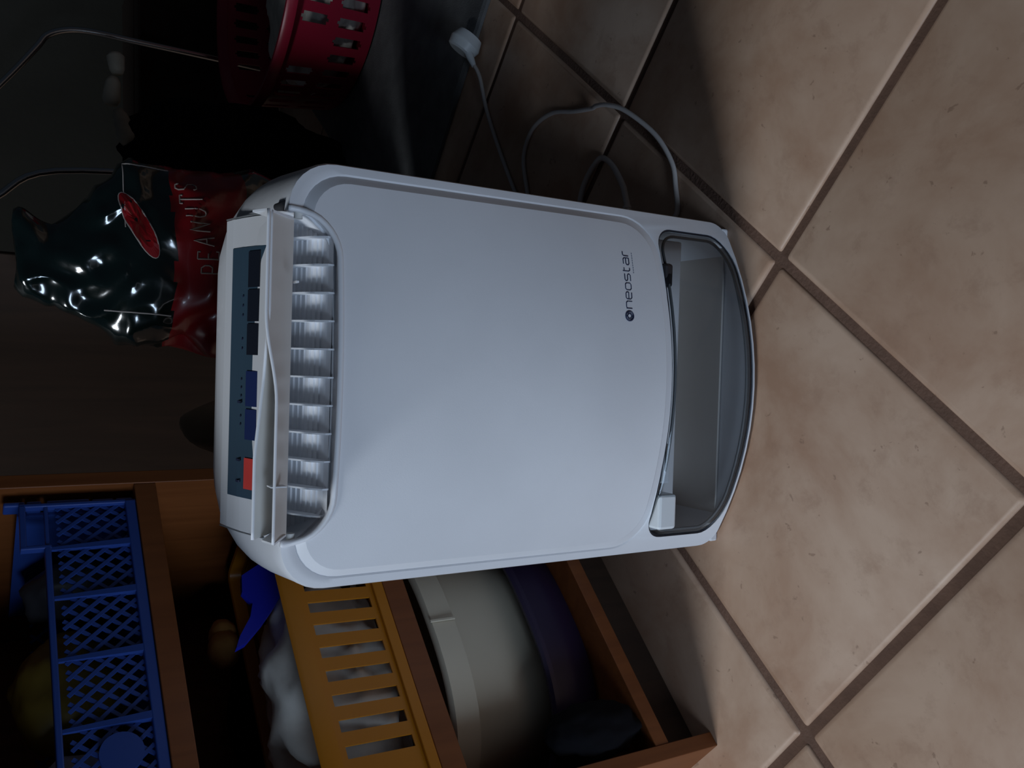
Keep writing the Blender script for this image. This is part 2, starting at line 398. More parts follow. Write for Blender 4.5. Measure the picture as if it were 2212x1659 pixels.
bm = bmesh.new(); tube(bm, [(.1365, -.002, .489), (.1365, .010, .4925)], [.0045, .003], 12); link('hinge_slot', bm, 'seam', D, smooth=True)
# control panel on the sloping top
def top(x, y):  # local surface height of the top deck
    t = [(.012, .4915), (.034, .4985), (.055, .505), (.075, .5095), (.092, .5115), (.115, .5105)]
    for (ya, za), (yb, zb) in zip(t, t[1:]):
        if y <= yb: return za+(zb-za)*(y-ya)/(yb-ya)
    return .51
def deck(name, m, x0, x1, y0, y1, h, parent, r=.002, skew=0, n=10):
    bm = bmesh.new(); P = []
    for i in range(n+1): P.append((x0+(x1-x0)*i/n, y0))
    for i in range(1, n+1): P.append((x1, y0+(y1-y0)*i/n))
    for i in range(1, n+1): P.append((x1+(x0-x1)*i/n, y1))
    for i in range(1, n): P.append((x0, y1+(y0-y1)*i/n))
    G = []
    for j in range(n+1):
        y = y0+(y1-y0)*j/n; G.append([bm.verts.new((x0+(x1-x0)*i/n, y, top(0, y)+h)) for i in range(n+1)])
    for j in range(n):
        for i in range(n): bm.faces.new((G[j][i], G[j][i+1], G[j+1][i+1], G[j+1][i]))
    r_ = bmesh.ops.extrude_face_region(bm, geom=bm.faces[:])
    for v in r_['geom']:
        if isinstance(v, bmesh.types.BMVert): v.co.z -= h+.0015
    return link(name, bm, m, parent)
cp = deck('control_panel', 'white', -.132, .132, .0165, .0875, .0012, D)
deck('panel_label', 'panel', -.104, .107, .018, .0715, .0018, cp)
for x0, x1, m_ in ((.073, .103, 'btn'), (.0445, .071, 'btn'), (.0165, .0425, 'btn'), (-.0265, .003, 'btnb'), (-.0545, -.029, 'btnb'), (-.096, -.070, 'btnr')):
    deck('button', m_, x0, x1, .0290, .0445, .0027, cp, n=5)
for x in (-.004, -.011, -.018, .05, .058, .066, -.035, -.042, .022, .030):
    bm = bmesh.new(); tube(bm, [(x, .052, top(0, .052)+.0017), (x, .052, top(0, .052)+.0024)], .0011, 10); link('indicator', bm, 'ink', cp)
for x in (-.0235, -.0725, -.0905):
    bm = bmesh.new(); box(bm, x-.001, x+.001, .050, .060, top(0, .055)+.0012, top(0, .055)+.0025); link('printed_mark', bm, 'ink', cp)
for q in (1, -1):
    bm = bmesh.new(); tube(bm, [(.1335*q, .0165, .4945), (.1335*q, .05, .5045), (.1335*q, .088, .5120)], .0007, 5); link('panel_seam', bm, 'greyp', cp)
# water tank behind the smoky window
tank = link('water_tank', prism(bmesh.new(), [(x*.985, .058+(z-.058)*.97) for x, z in tank_c], .060, .064), 'tankin', D)
bm = bmesh.new(); box(bm, -.154, .150, -.003, .058, .0640, .1080, .002); link('tank_lid', bm, 'white', tank)
bm = bmesh.new(); box(bm, -.148, -.112, -.030, -.008, .084, .107, .003); link('tank_float', bm, 'plug', tank)
bm = bmesh.new(); box(bm, -.100, -.060, -.034, -.020, .098, .1075, .002); link('tank_tab', bm, 'white', tank)
bm = bmesh.new(); box(bm, .098, .122, -.030, -.010, .099, .110, .003); link('tank_catch', bm, 'blackp', tank)
bm = bmesh.new(); box(bm, -.150, .152, -.010, .060, .0075, .0100); link('tank_bottom', bm, 'tankin', tank)
tw = [(x*.992, .0575+(z-.0575)*.985) for x, z in tank_c]
Rw = [ringF(tw, lambda x, z: yf(x, z)+.0075), ringF(tw, lambda x, z: yf(x, z)+.0015), ringF([(x*.975, .0575+(z-.0575)*.93) for x, z in tw], lambda x, z: yf(x, z)-.0012)]
for k in (.8, .6, .4, .2, .03): Rw.append(ringF([(x*k, .0575+(z-.0575)*k) for x, z in tw], lambda x, z: yf(x, z)-.0015))
bm = bmesh.new(); rings_mesh(bm, Rw, cap0=False); link('tank_window', bm, 'smoke', tank, ang=50)
bm = bmesh.new(); cc = ringF([(x*.994, .0575+(z-.0575)*.985) for x, z in tank_c], lambda x, z: yf(x, z)+.0022)
tube(bm, cc+[cc[0]], .0011, 5, False); link('window_gasket', bm, 'btn', tank, smooth=True)
bm = bmesh.new(); cc = ringF([(x*.955, .0555+(z-.0555)*.88) for x, z in tank_c], lambda x, z: yf(x, z)+.0035)
tube(bm, cc+[cc[0]], .0016, 5, False); link('window_edge', bm, 'greyp', tank, smooth=True)
for x, z in ((.1655, .0065), (-.1655, .0065)):
    bm = bmesh.new(); box(bm, x-.006, x+.0045 if x > 0 else x+.004, yf(x, z)+.001, yf(x, z)+.02, 0, .010, .002); link('foot', bm, 'white', D)
bm = bmesh.new(); box(bm, -.105, .105, -.022, .15, 0, .0034); link('base_plate', bm, 'white2', D)
# lettering on the front: emblem and word
LX, LZ, LH = .0655, .1625, .0070
def surf(x, z, d=.0004): z = z-.085*(x-LX); return (x, yf(x, z)+pz(z)-d, z)
def strokes(name, polys, r, parent, mt='ink'):
    bm = bmesh.new()
    for P in polys:
        Q = []
        for i in range(len(P)-1):
            n = 3
            for j in range(n): t = j/n; Q.append((P[i][0]+(P[i+1][0]-P[i][0])*t, P[i][1]+(P[i+1][1]-P[i][1])*t))
        Q.append(P[-1]); tube(bm, [surf(x, z, .0001) for x, z in Q], r, 5)
    return link(name, bm, mt, parent)
W = .0068; gph = {
 'n': [[(0, 0), (0, 1)], [(0, .8), (.2, 1), (.8, 1), (1, .8), (1, 0)]],
 'e': [[(0, .52), (1, .52), (1, .85), (.8, 1), (.2, 1), (0, .8), (0, .2), (.2, 0), (.95, 0)]],
 'o': [[(.2, 0), (.8, 0), (1, .2), (1, .8), (.8, 1), (.2, 1), (0, .8), (0, .2), (.2, 0)]],
 's': [[(1, 1), (.2, 1), (0, .85), (0, .65), (.2, .52), (.8, .5), (1, .35), (1, .15), (.8, 0), (0, 0)]],
 't': [[(.15, 1.25), (.15, .2), (.35, 0), (.8, 0)], [(.15, 1), (.8, 1)]],
 'a': [[(.1, 1), (.8, 1), (1, .8), (1, 0)], [(1, .55), (.2, .55), (0, .4), (0, .15), (.2, 0), (1, 0)]],
 'r': [[(0, 0), (0, .8), (.2, 1), (.85, 1)]]}
x = LX+.0075
emb = [(LX+.0045*math.cos(a), LZ+.0035*0+.0045*math.sin(a)) for a in [i*2*PI/20 for i in range(21)]]
slope = -.03
em = strokes('emblem', [emb], .0010, fp)
hexp = [(LX+.0027*math.cos(a), LZ+.0027*math.sin(a)) for a in [PI/6+i*PI/3 for i in range(7)]]
strokes('emblem_star', [hexp], .0007, fp)
for ch in 'neostar':
    wd = W*(.72 if ch in 'tr' else 1)
    strokes('letter_'+ch, [[(x+u*wd, LZ-LH/2+v*LH) for u, v in P] for P in gph[ch]], .00055, fp)
    x += wd+.0022
strokes('fine_print', [[(x-.0240+i*.0024, LZ-.0082), (x-.0240+i*.0024+.0015, LZ-.0082)] for i in range(9)], .0004, fp, 'inkl')
# ------------------------------------------------------------------ cables and plug
def cable(parent, name, pts, r=.0031, m_='cable'):
    bm = bmesh.new(); tube(bm, spline(pts, 8), r, 8); return link(name, bm, m_, parent, smooth=True)
K = thing('power_cord', 'pale grey power cord looping on the tiles beside the dehumidifier, ending in a white plug', 'cord', (.30, .95, 0))
def kp(x, y, z): return (x-.30, y-.95, z)
cable(K, 'cord', [kp(.512, 1.229, .019), kp(.488, 1.219, .012), kp(.434, 1.209, .0040), kp(.358, 1.166, .0035), kp(.289, 1.121, .0035), kp(.262, 1.098, .0035), kp(.262, 1.082, .0035),
    kp(.286, 1.088, .0035), kp(.337, 1.099, .0035), kp(.373, 1.076, .0035), kp(.384, 1.028, .0035), kp(.373, .973, .0035), kp(.366, .931, .0060), kp(.363, .911, .013), kp(.356, .882, .017), kp(.340, .848, .015),
    kp(.302, .802, .008), kp(.264, .776, .004), kp(.235, .769, .0035), kp(.200, .767, .0035), kp(.196, .80, .004)])
cable(K, 'cord_tail', [kp(.180, .815, .030), kp(.210, .822, .030), kp(.232, .831, .028), kp(.246, .841, .024), kp(.277, .875, .012), kp(.294, .902, .006), kp(.294, .919, .004), kp(.276, .942, .0035), kp(.252, .955, .0035), kp(.20, .965, .0035)], .0038)
bm = bmesh.new()
for i in range(6): tube(bm, [kp(.186+i*.0055, .817+i*.0014, .030), kp(.189+i*.0055, .8178+i*.0014, .030)], .0068-.0003*i, 12)
link('strain_relief', bm, 'cable', K, ang=40)
bm = bmesh.new()   # moulded plug: octagonal drum seen from the side
pc = Vector(kp(.548, 1.245, .033)); ax = Vector((-.60, .25, .35)).normalized(); e1 = ax.orthogonal().normalized(); e2 = ax.cross(e1)
def dr(h, r): return [pc+ax*h+(e1*math.cos(i*2*PI/16)*r*1.12+e2*math.sin(i*2*PI/16)*r) for i in range(16)]
rings_mesh(bm, [dr(-.017, .012), dr(-.015, .019), dr(-.002, .0235), dr(.0005, .0240), dr(.002, .0235), dr(.013, .021), dr(.0155, .017)])
bmesh.ops.translate(bm, vec=(0, 0, -min(v.co.z for v in bm.verts)+.0006), verts=bm.verts)
plug = link('plug', bm, 'plug', K, ang=30)
bm = bmesh.new(); tube(bm, [kp(.538, 1.236, .027), kp(.522, 1.233, .022), kp(.508, 1.228, .018)], [.008, .006, .0038], 10); link('plug_collar', bm, 'plug', plug, ang=40)
# ------------------------------------------------------------------ open cabinet on the left
CAB = Vector((-.3913, .6904, 0)); ca = PI/4
# cabinet frame: local x runs along the front (s), local y is depth behind the front
cab = thing('cabinet', 'open orange-brown wooden cabinet with shelves full of baskets, left of the dehumidifier', 'cabinet', CAB, ca)
def cb(name, x0, x1, y0, y1, z0, z1, m_='oak', bev=.0008):
    bm = bmesh.new(); box(bm, x0, x1, y0, y1, z0, z1, bev); return link(name, bm, m_, cab)
DEP = .29
cb('side_panel', 0, .016, 0, DEP, 0, .78); cb('side_panel', .400, .416, 0, DEP, 0, .78)
cb('top_panel', 0, .416, 0, DEP, .7803, .80); cb('back_panel', .0163, .3997, DEP-.006, DEP, .06, .78)
cb('shelf', .0163, .3997, .001, DEP-.007, .533, .554); cb('shelf', .0163, .3997, .001, DEP-.007, .297, .3215)
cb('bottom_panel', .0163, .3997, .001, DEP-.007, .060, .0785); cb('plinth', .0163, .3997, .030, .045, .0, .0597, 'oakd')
Mc = Matrix.Translation(CAB) @ Matrix.Rotation(ca, 4, 'Z')
def cw(s_, d, z): return Mc @ Vector((s_, d, z))
# blue stacking basket
bb = thing('blue_basket', 'blue plastic lattice basket on the upper cabinet shelf', 'basket', cw(.205, 0, .554), ca)
X0, X1, H = -.180, .180, .083
bm = bmesh.new(); box(bm, X0+.003, X1-.003, .006, .20, .0005, .0035); link('basket_floor', bm, 'blue', bb)
def lattice(x0, x1, z0, z1, org, ux, uz, nrm, pitch_=.0148, w_=.0016, hole=None):
    """diagonal bars clipped to a rectangle"""
    bm = bmesh.new(); Wd, Hd = x1-x0, z1-z0
    for sgn in (1, -1):
        k = -int(Hd/pitch_)-2
        while k*pitch_ < Wd+Hd:
            # line: x = k*p + sgn' * z
            if sgn == 1: a, b = (k*pitch_, 0), (k*pitch_+Hd*.85, Hd)
            else: a, b = (k*pitch_+Hd*.85, 0), (k*pitch_, Hd)
            # clip in x
            def cl(a, b):
                (xa, za), (xb, zb) = a, b
                if max(xa, xb) <= 0 or min(xa, xb) >= Wd: return None
                def at(xq): t = (xq-xa)/(xb-xa); return (xq, za+(zb-za)*t)
                if xa < 0: a = at(0)
                elif xa > Wd: a = at(Wd)
                if xb < 0: b = at(0)
                elif xb > Wd: b = at(Wd)
                return a, b
            r = cl(a, b)
            if r:
                pa, pb = [org+ux*(x0+q[0])+uz*(z0+q[1])+nrm*(.0003*sgn) for q in r]
                d = (pb-pa)
                if d.length > .004:
                    d.normalize(); sd = d.cross(nrm)*w_
                    vv = [bm.verts.new(p+e+f) for f in (nrm*-.001, nrm*.001) for p, e in ((pa, -sd), (pa, sd), (pb, sd), (pb, -sd))]
                    for q in ((0, 1, 2, 3), (4, 7, 6, 5), (0, 4, 5, 1), (1, 5, 6, 2), (2, 6, 7, 3), (3, 7, 4, 0)): bm.faces.new([vv[i] for i in q])
            k += 1
    return bm
ex, ey, ez = Vector((1, 0, 0)), Vector((0, 1, 0)), Vector((0, 0, 1))
ribs = [-.1815, -.118, -.055, .0095, .0725, .1265, .176]
for a, b in zip(ribs, ribs[1:]):
    o = link('lattice_panel', lattice(a+.001, b-.001, .010, .072, Vector((0, .010, 0)), ex, ez, ey), 'blue', bb); o['kind'] = 'stuff'
for x in ribs[1:-1]:
    bm = bmesh.new(); vv = [bm.verts.new((x+dx, y, z)) for z, wd in ((.002, .0036), (.080, .0015)) for dx, y in ((-wd, .011), (wd, .011), (wd, .003 if z < .01 else .008), (-wd, .003 if z < .01 else .008))]
    for q in ((0, 3, 2, 1), (4, 5, 6, 7), (0, 1, 5, 4), (1, 2, 6, 5), (2, 3, 7, 6), (3, 0, 4, 7)): bm.faces.new([vv[i] for i in q])
    link('rib', bm, 'blue', bb)
bm = bmesh.new(); box(bm, X0, .1265, .004, .014, .0785, .084, .0012); link('front_rim', bm, 'blue', bb)
bm = bmesh.new(); box(bm, X0, .176, .003, .012, .0005, .010, .001); link('bottom_rail', bm, 'blue', bb)
bm = bmesh.new(); box(bm, .1265, .177, .004, .012, .0985, .104, .001); box(bm, .1265, .177, .005, .012, .0795, .0830, .001); box(bm, .1250, .1290, .004, .012, .078, .104, .001); box(bm, .174, .178, .004, .012, .0, .104, .001); link('corner_frame', bm, 'blue', bb)
for z0, z1 in ((.0985, .117), (.0845, .0975), (.042, .080), (.020, .040), (.002, .018)):
    bm = bmesh.new(); box(bm, .1775, .1825-.001*(z0 < .03), .006, .020, z0, z1, .0015); link('corner_step', bm, 'blue', bb)
bm = bmesh.new(); box(bm, .1755, .1790, .02, .20, .0, .105); link('end_wall', bm, 'blue', bb)
bm = bmesh.new(); box(bm, X0, X0+.003, .02, .20, .0, .105); link('end_wall', bm, 'blue', bb)
o = link('rear_wall', lattice(X0, .177, .003, .085, Vector((0, .200, 0)), ex, ez, ey, .02), 'blue', bb); o['kind'] = 'stuff'
bm = bmesh.new(); tube(bm, [(-.083, .0045, .036), (-.083, .009, .036)], .0175, 28); link('round_plaque', bm, 'blue', bb, ang=40)
# contents of the blue basket
o = lump('yellow_packet', 'yelp', (0, 0, 0), .062, .040, .055, .12, 2.2, seed=3, flat=-.050); o.location = cw(.242, .125, .6085); o.rotation_euler = (0, 0, ca+.1); tag(o, 'dull yellow packet lying in the blue lattice basket', 'packet')
o = lump('white_bag', 'whiteb', (0, 0, 0), .050, .045, .056, .2, 2.5, seed=9, flat=-.050, crease=True); o.location = cw(.115, .10, .6080); o.rotation_euler = (0, 0, ca); tag(o, 'crumpled white plastic bag in the near part of the blue basket', 'bag')
o = lump('grey_packet', 'darkp', (0, 0, 0), .026, .05, .050, .10, 2.2, seed=5, flat=-.044); o.location = cw(.345, .112, .6020); o.rotation_euler = (0, 0, ca); tag(o, 'dark grey packet at the far end of the blue basket', 'packet')
# yellow basket on the middle shelf
yb = thing('yellow_basket', 'yellow plastic basket with upright slots on the middle cabinet shelf', 'basket', cw(.205, 0, .3215), ca)
x0, x1, y0, y1 = -.168, .170, .0015, .155
def holed(bm, xa, xb, za, zb, holes, yy, th, lean=0):
    """wall in the x-z plane with rectangular slots, as a grid with skipped cells"""
    xs_ = sorted({xa, xb, *[h[0] for h in holes], *[h[1] for h in holes]}); zs = sorted({za, zb, *[h[2] for h in holes], *[h[3] for h in holes]})
    def inh(x, z): return any(h[0] < x < h[1] and h[2] < z < h[3] for h in holes)
    V = {}
    def v(i, j, s_):
        if (i, j, s_) not in V: V[i, j, s_] = bm.verts.new((xs_[i], yy+th*s_-lean*(zs[j]-za)/(zb-za), zs[j]))
        return V[i, j, s_]
    ok = lambda i, j: 0 <= i < len(xs_)-1 and 0 <= j < len(zs)-1 and not inh((xs_[i]+xs_[i+1])/2, (zs[j]+zs[j+1])/2)
    for i in range(len(xs_)-1):
        for j in range(len(zs)-1):
            if not ok(i, j): continue
            bm.faces.new((v(i, j, 0), v(i+1, j, 0), v(i+1, j+1, 0), v(i, j+1, 0))); bm.faces.new((v(i, j, 1), v(i, j+1, 1), v(i+1, j+1, 1), v(i+1, j, 1)))
            if not ok(i-1, j): bm.faces.new((v(i, j, 0), v(i, j+1, 0), v(i, j+1, 1), v(i, j, 1)))
            if not ok(i+1, j): bm.faces.new((v(i+1, j, 0), v(i+1, j, 1), v(i+1, j+1, 1), v(i+1, j+1, 0)))
            if not ok(i, j-1): bm.faces.new((v(i, j, 0), v(i, j, 1), v(i+1, j, 1), v(i+1, j, 0)))
            if not ok(i, j+1): bm.faces.new((v(i, j+1, 0), v(i+1, j+1, 0), v(i+1, j+1, 1), v(i, j+1, 1)))
    return bm
slots = []
for k in range(14):
    sx = (.080-.205)+k*.0252; slots.append((sx-.0060, sx+.0060, .0175, .0855))
slots = [h for h in slots if h[1] < x1-.012]
def upright_wall(bm, *a, **k): return holed(bm, *a, **k)
bm = bmesh.new(); holed(bm, x0, x1, .0035, .094, slots, .0055, .002, lean=.005); link('front_wall', bm, 'yellow', yb)
bm = bmesh.new(); holed(bm, x0, x1, .0035, .094, slots, y1-.006, .002); link('rear_wall', bm, 'yellow', yb)
for xx in (x0, x1-.002):
    bm = bmesh.new(); box(bm, xx, xx+.002, .007, y1-.006, .0035, .094); link('end_wall', bm, 'yellow', yb)
bm = bmesh.new(); box(bm, x0, x1, .005, y1-.004, 0, .0035); link('basket_floor', bm, 'yellow', yb)
bm = bmesh.new(); pr = [(x0-.004, -.006), (x1+.004, -.006), (x1+.004, y1), (x0-.004, y1)]
def rrxy(xa, xb, ya, yb_, r, z, n=6):
    P = []
    for cx, cy, a0 in ((xb-r, yb_-r, 0), (xa+r, yb_-r, PI/2), (xa+r, ya+r, PI), (xb-r, ya+r, 1.5*PI)):
        for i in range(n+1): a = a0+PI/2*i/n; P.append(Vector((cx+r*math.cos(a), cy+r*math.sin(a), z)))
    return P
rings_mesh(bm, [rrxy(x0+.002, x1-.002, .004, y1-.005, .01, .099), rrxy(x0+.000, x1, .001, y1-.002, .011, .1115), rrxy(x0-.003, x1+.003, -.002, y1+.001, .013, .1125), rrxy(x0-.0045, x1+.0045, -.0045, y1+.003, .014, .108), rrxy(x0-.004, x1+.004, -.004, y1+.003, .014, .093), rrxy(x0-.002, x1+.002, -.002, y1, .012, .093), rrxy(x0+.002, x1-.002, .004, y1-.005, .01, .099)], False, False)
link('basket_rim', bm, 'yellow', yb, ang=40)
bm = bmesh.new(); box(bm, x0, x1, .0005, .0065, .0005, .0120, .001); link('base_rail', bm, 'yellow', yb)
o = lump('crumpled_cloth', 'cloth', (0, 0, 0), .125, .056, .082, .30, 1.7, seed=2, flat=-.040, crease=True, sub=5); o.location = cw(.165, .070, .3665); o.rotation_euler = (0, 0, ca); tag(o, 'crumpled white and pinkish cloth heaped in the yellow basket', 'cloth')
o = lump('dark_filler', 'black', (0, 0, 0), .050, .058, .056, .15, 2.4, seed=12, flat=-.045); o.location = cw(.305, .082, .3705); o.rotation_euler = (0, 0, ca); tag(o, 'black rag added to darken the far end of the yellow basket', 'filler')  # black filler put in so the basket's far end reads dark
# royal blue plastic piece sticking up out of the yellow basket
P = [(.350, .405), (.318, .430), (.305, .452), (.285, .455), (.270, .447), (.255, .452), (.235, .466), (.222, .472), (.226, .462), (.245, .442), (.262, .427), (.290, .405), (.315, .390)]
bm = bmesh.new(); a = [bm.verts.new((x, 0, z)) for x, z in P]; b = [bm.verts.new((x, .008, z)) for x, z in P]; n = len(P)
for i in range(n): bm.faces.new((a[i], a[(i+1) % n], b[(i+1) % n], b[i]))
bm.faces.new(a); bm.faces.new(b[::-1])
bmesh.ops.translate(bm, vec=(-.285, 0, -.34), verts=bm.verts)
o = link('dustpan', bm, 'navy', ang=30); o.location = cw(.285, .045, .34); o.rotation_euler = (0, 0, ca); tag(o, 'royal blue plastic dustpan with curved handle poking up behind the yellow basket rim', 'dustpan')
o = lump('black_bag', 'black', (0, 0, 0), .175, .058, .062, .12, 2, seed=4, flat=-.056); o.location = cw(.205, .222, .3785); o.rotation_euler = (0, 0, ca); tag(o, 'black cloth bag at the back of the middle cabinet shelf', 'bag')
sp = thing('sponge', 'ochre ribbed sponge lying on the dark bag on the middle shelf', 'sponge', cw(.297, .17, .432), ca+.2)
lump('sponge_half', 'ochre', (-.010, 0, .018), .022, .020, .018, .08, 2, sp, 1, 3); lump('sponge_half', 'ochre', (.012, .002, .015), .020, .020, .016, .08, 2, sp, 6, 3)
# tubs on the bottom board
def tub(name, label, cat, m_, cs, cd, z, a, b, h, tp, rimh, rimw, colr=None):
    t = thing(name, label, cat, cw(cs, cd, z), ca)
    def el(k, zz, e=0, n=64): return [Vector(((a*k+e)*math.copysign(abs(math.cos(q))**.8, math.cos(q)), (b*k+e)*math.copysign(abs(math.sin(q))**.8, math.sin(q)), zz)) for q in [i*2*PI/n for i in range(n)]]
    bm = bmesh.new(); rings_mesh(bm, [el(tp*.05, .001), el(tp*.93, 0), el(tp, .006), el((tp+1)/2, h/2), el(1, h-.002, -.001), el(1, h-.002, -.004), el((tp+1)/2, h/2, -.004), el(tp, .010, -.004), el(tp*.05, .005)]); link('tub_wall', bm, m_, t, ang=50)
    bm = bmesh.new(); rings_mesh(bm, [el(1, h-.004, -.003), el(1, h, -.002), el(1, h+.001, rimw*.5), el(1, h-.002, rimw), el(1, h-rimh, rimw*.9), el(1, h-rimh, rimw*.3), el(1, h-.004, -.003)], False, False); link('tub_rim', bm, m_, t, ang=50)
    return t
tub('purple_tub', 'dark purple plastic tub on the bottom board of the cabinet', 'tub', 'purple', .208, .148, .0785, .165, .128, .075, .93, .008, .006)
ct = tub('cream_tub', 'cream plastic tub with a broad rim nested in the purple tub', 'tub', 'cream', .211, .150, .0900, .150, .114, .178, .86, .030, .008)
bm = bmesh.new(); box(bm, -.0015, .0015, -.1245, -.1225, .148, .1785, .0005); link('rim_nub', bm, 'cream', ct)
o = lump('shade_lump', 'black', (0, 0, 0), .030, .024, .060, .12, 2.5, seed=8, flat=-.0585); o.location = cw(.052, .012, .1375); o.rotation_euler = (0, 0, ca); tag(o, 'small black lump added for the shaded near end of the bottom board, before the tubs', 'sack')  # black lump stands in for the side panel's shade
# ------------------------------------------------------------------ bag of peanuts behind the dehumidifier
pb = thing('peanut_bag', 'glossy dark green plastic bag of peanuts with a red band, standing behind the dehumidifier', 'bag', (.165, 1.29, 0), 0)
bm = bmesh.new(); Rr = []
lev = [(0, .108, .045, 0), (.01, .120, .055, 0), (.10, .128, .070, 0), (.25, .130, .076, 0), (.36, .128, .076, 0), (.42, .126, .072, .002), (.475, .122, .064, .002), (.515, .121, .052, .002), (.535, .117, .047, .000), (.550, .098, .043, -.008), (.570, .078, .038, -.016), (.590, .058, .034, -.020), (.605, .046, .028, -.018), (.622, .050, .024, -.012), (.640, .056, .018, -.006), (.648, .045, .008, 0)]
def lerpl(z):
    for a, b in zip(lev, lev[1:]):
        if z <= b[0]:
            t = (z-a[0])/(b[0]-a[0]); return [a[i]+(b[i]-a[i])*t for i in range(4)]
    return list(lev[-1])
NZ, NA = 120, 144
for j in range(NZ+1):
    z = .648*j/NZ; _, ax_, ay_, sx = lerpl(z); ring = []
    for i in range(NA):
        q = i*2*PI/NA; x = sx+ax_*math.copysign(abs(math.cos(q))**.75, math.cos(q)); y = ay_*math.copysign(abs(math.sin(q))**.9, math.sin(q))
        p = Vector((x*9, y*9, z*9)); up = min(max((z-.44)/.12, 0), 1)
        d = -abs(noise.noise(p*1.1))*.022-abs(noise.noise(p*2.6+Vector((5, 1, 2))))*(.008+.014*up)+noise.noise(p*5)*.004*up
        # diagonal fold across the band
        f = (x*.65+(z-.40)*.9-.00); d -= .016*math.exp(-((f+.035)/.020)**2)*(1 if y < 0 else 0)
        nrm = Vector((x/ax_**2 if ax_ else 0, y/ay_**2 if ay_ else 0, 0)).normalized()
        v = Vector((x, y, z))+nrm*(d+.012); v.z = max(v.z-(.010*noise.noise(p*2) if z > .05 else 0), 0) if j else 0
        ring.append(v)
    Rr.append(ring)
rings_mesh(bm, Rr)
bm.verts.ensure_lookup_table()
bmesh.ops.recalc_face_normals(bm, faces=bm.faces)
bvh = BVHTree.FromBMesh(bm)
wallb = link('bag_skin', bm, ['foil', 'redf'], pb, smooth=True)
for f in wallb.data.polygons:
    cc = f.center
    if cc.y < .03:
        zb = .405+.06*max(0, cc.x-.0)*1.0+.03*max(0, -cc.x-.02)
        if zb-.035 < cc.z < zb+.062: f.material_index = 1
def onbag(x, z, d=.0012):
    h = bvh.ray_cast(Vector((x, -.5, z)), Vector((0, 1, 0)))
    return Vector((x, (h[0].y if h[0] else -.07)-d, z))
def bagline(name, pts, r, m_='print_'):
    bm = bmesh.new(); Q = []
    for i in range(len(pts)-1):
        n = max(2, int(math.hypot(pts[i+1][0]-pts[i][0], pts[i+1][1]-pts[i][1])/.004))
        for j in range(n): t = j/n; Q.append(onbag(pts[i][0]+(pts[i+1][0]-pts[i][0])*t, pts[i][1]+(pts[i+1][1]-pts[i][1])*t, .0006))
    Q.append(onbag(*pts[-1], .0006)); tube(bm, Q, r, 5); return link(name, bm, m_, wallb)
SF = {'P': [[(0, 0), (0, 1)], [(0, 1), (.5, 1), (.7, .85), (.7, .65), (.5, .5), (0, .5)], [(-.15, 0), (.15, 0)]],
      'E': [[(0, 0), (0, 1)], [(0, 1), (.65, 1), (.65, .88)], [(0, .52), (.5, .52)], [(0, 0), (.7, 0), (.7, .14)]],
      'A': [[(-.05, 0), (.35, 1), (.75, 0)], [(.12, .38), (.6, .38)]],
      'N': [[(0, 0), (0, 1), (.75, 0), (.75, 1)]],
      'U': [[(0, 1), (0, .3), (.15, .05), (.35, 0), (.55, .05), (.7, .3), (.7, 1)]],
      'T': [[(.35, 0), (.35, 1)], [(-.05, .88), (-.05, 1), (.75, 1), (.75, .88)]],
      'S': [[(.6, .85), (.45, 1), (.15, 1), (0, .85), (.05, .6), (.55, .4), (.62, .15), (.45, 0), (.12, 0), (0, .15)]]}
tx = -.024
for i, ch in enumerate('PEANUTS'):
    zb = .411+.0050*i
    bm = bmesh.new()
    for Pl in SF[ch]:
        Q = []
        for a, b in zip(Pl, Pl[1:]):
            for j in range(3): t = j/3; Q.append((a[0]+(b[0]-a[0])*t, a[1]+(b[1]-a[1])*t))
        Q.append(Pl[-1]); tube(bm, [onbag(tx+u*.0145, zb+v*.0255, .0004) for u, v in Q], .0010, 5)
    link('letter_'+ch.lower(), bm, 'print_', wallb); tx += .0188
ov = [(.035+.042*math.cos(a)+.008*math.sin(a), .512+.017*math.sin(a)+.018*math.cos(a)*.9) for a in [i*2*PI/28 for i in range(29)]]
bm = bmesh.new(); cpt = bm.verts.new(onbag(.035, .512, .002)); rg = [[bm.verts.new(onbag(.035+(x-.035)*k, .512+(z-.512)*k, .0015)) for x, z in ov[:-1]] for k in (.35, .7, 1)]
for i in range(28):
    bm.faces.new((cpt, rg[0][i], rg[0][(i+1) % 28]))
    for k in (0, 1): bm.faces.new((rg[k][i], rg[k+1][i], rg[k+1][(i+1) % 28], rg[k][(i+1) % 28]))
link('oval_badge', bm, 'redf', wallb); bagline('badge_outline', ov, .0010)
bagline('printed_border', [(-.082, .470), (-.078, .550)], .0009); bagline('printed_border', [(.117, .472), (.118, .530), (.031, .528)], .0007)
# rounded tan sack beside it
o = lump('paper_sack', 'tan', (0, 0, 0), .062, .055, .235, .07, 1.6, seed=11, flat=-.232); o.location = (-.060, 1.165, .2325); tag(o, 'rounded tan paper sack standing behind the dehumidifier, beside the cabinet', 'sack')
# dark tall cupboard
cu = thing('cupboard', 'tall dark brown wooden cupboard behind the peanut bag', 'cupboard', (-.06, 1.56, 0))
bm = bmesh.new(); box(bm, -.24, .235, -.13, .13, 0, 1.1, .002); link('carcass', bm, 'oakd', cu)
bm = bmesh.new(); box(bm, -.236, .231, -.142, -.131, .05, 1.09, .002); link('door_panel', bm, 'oakd', cu)
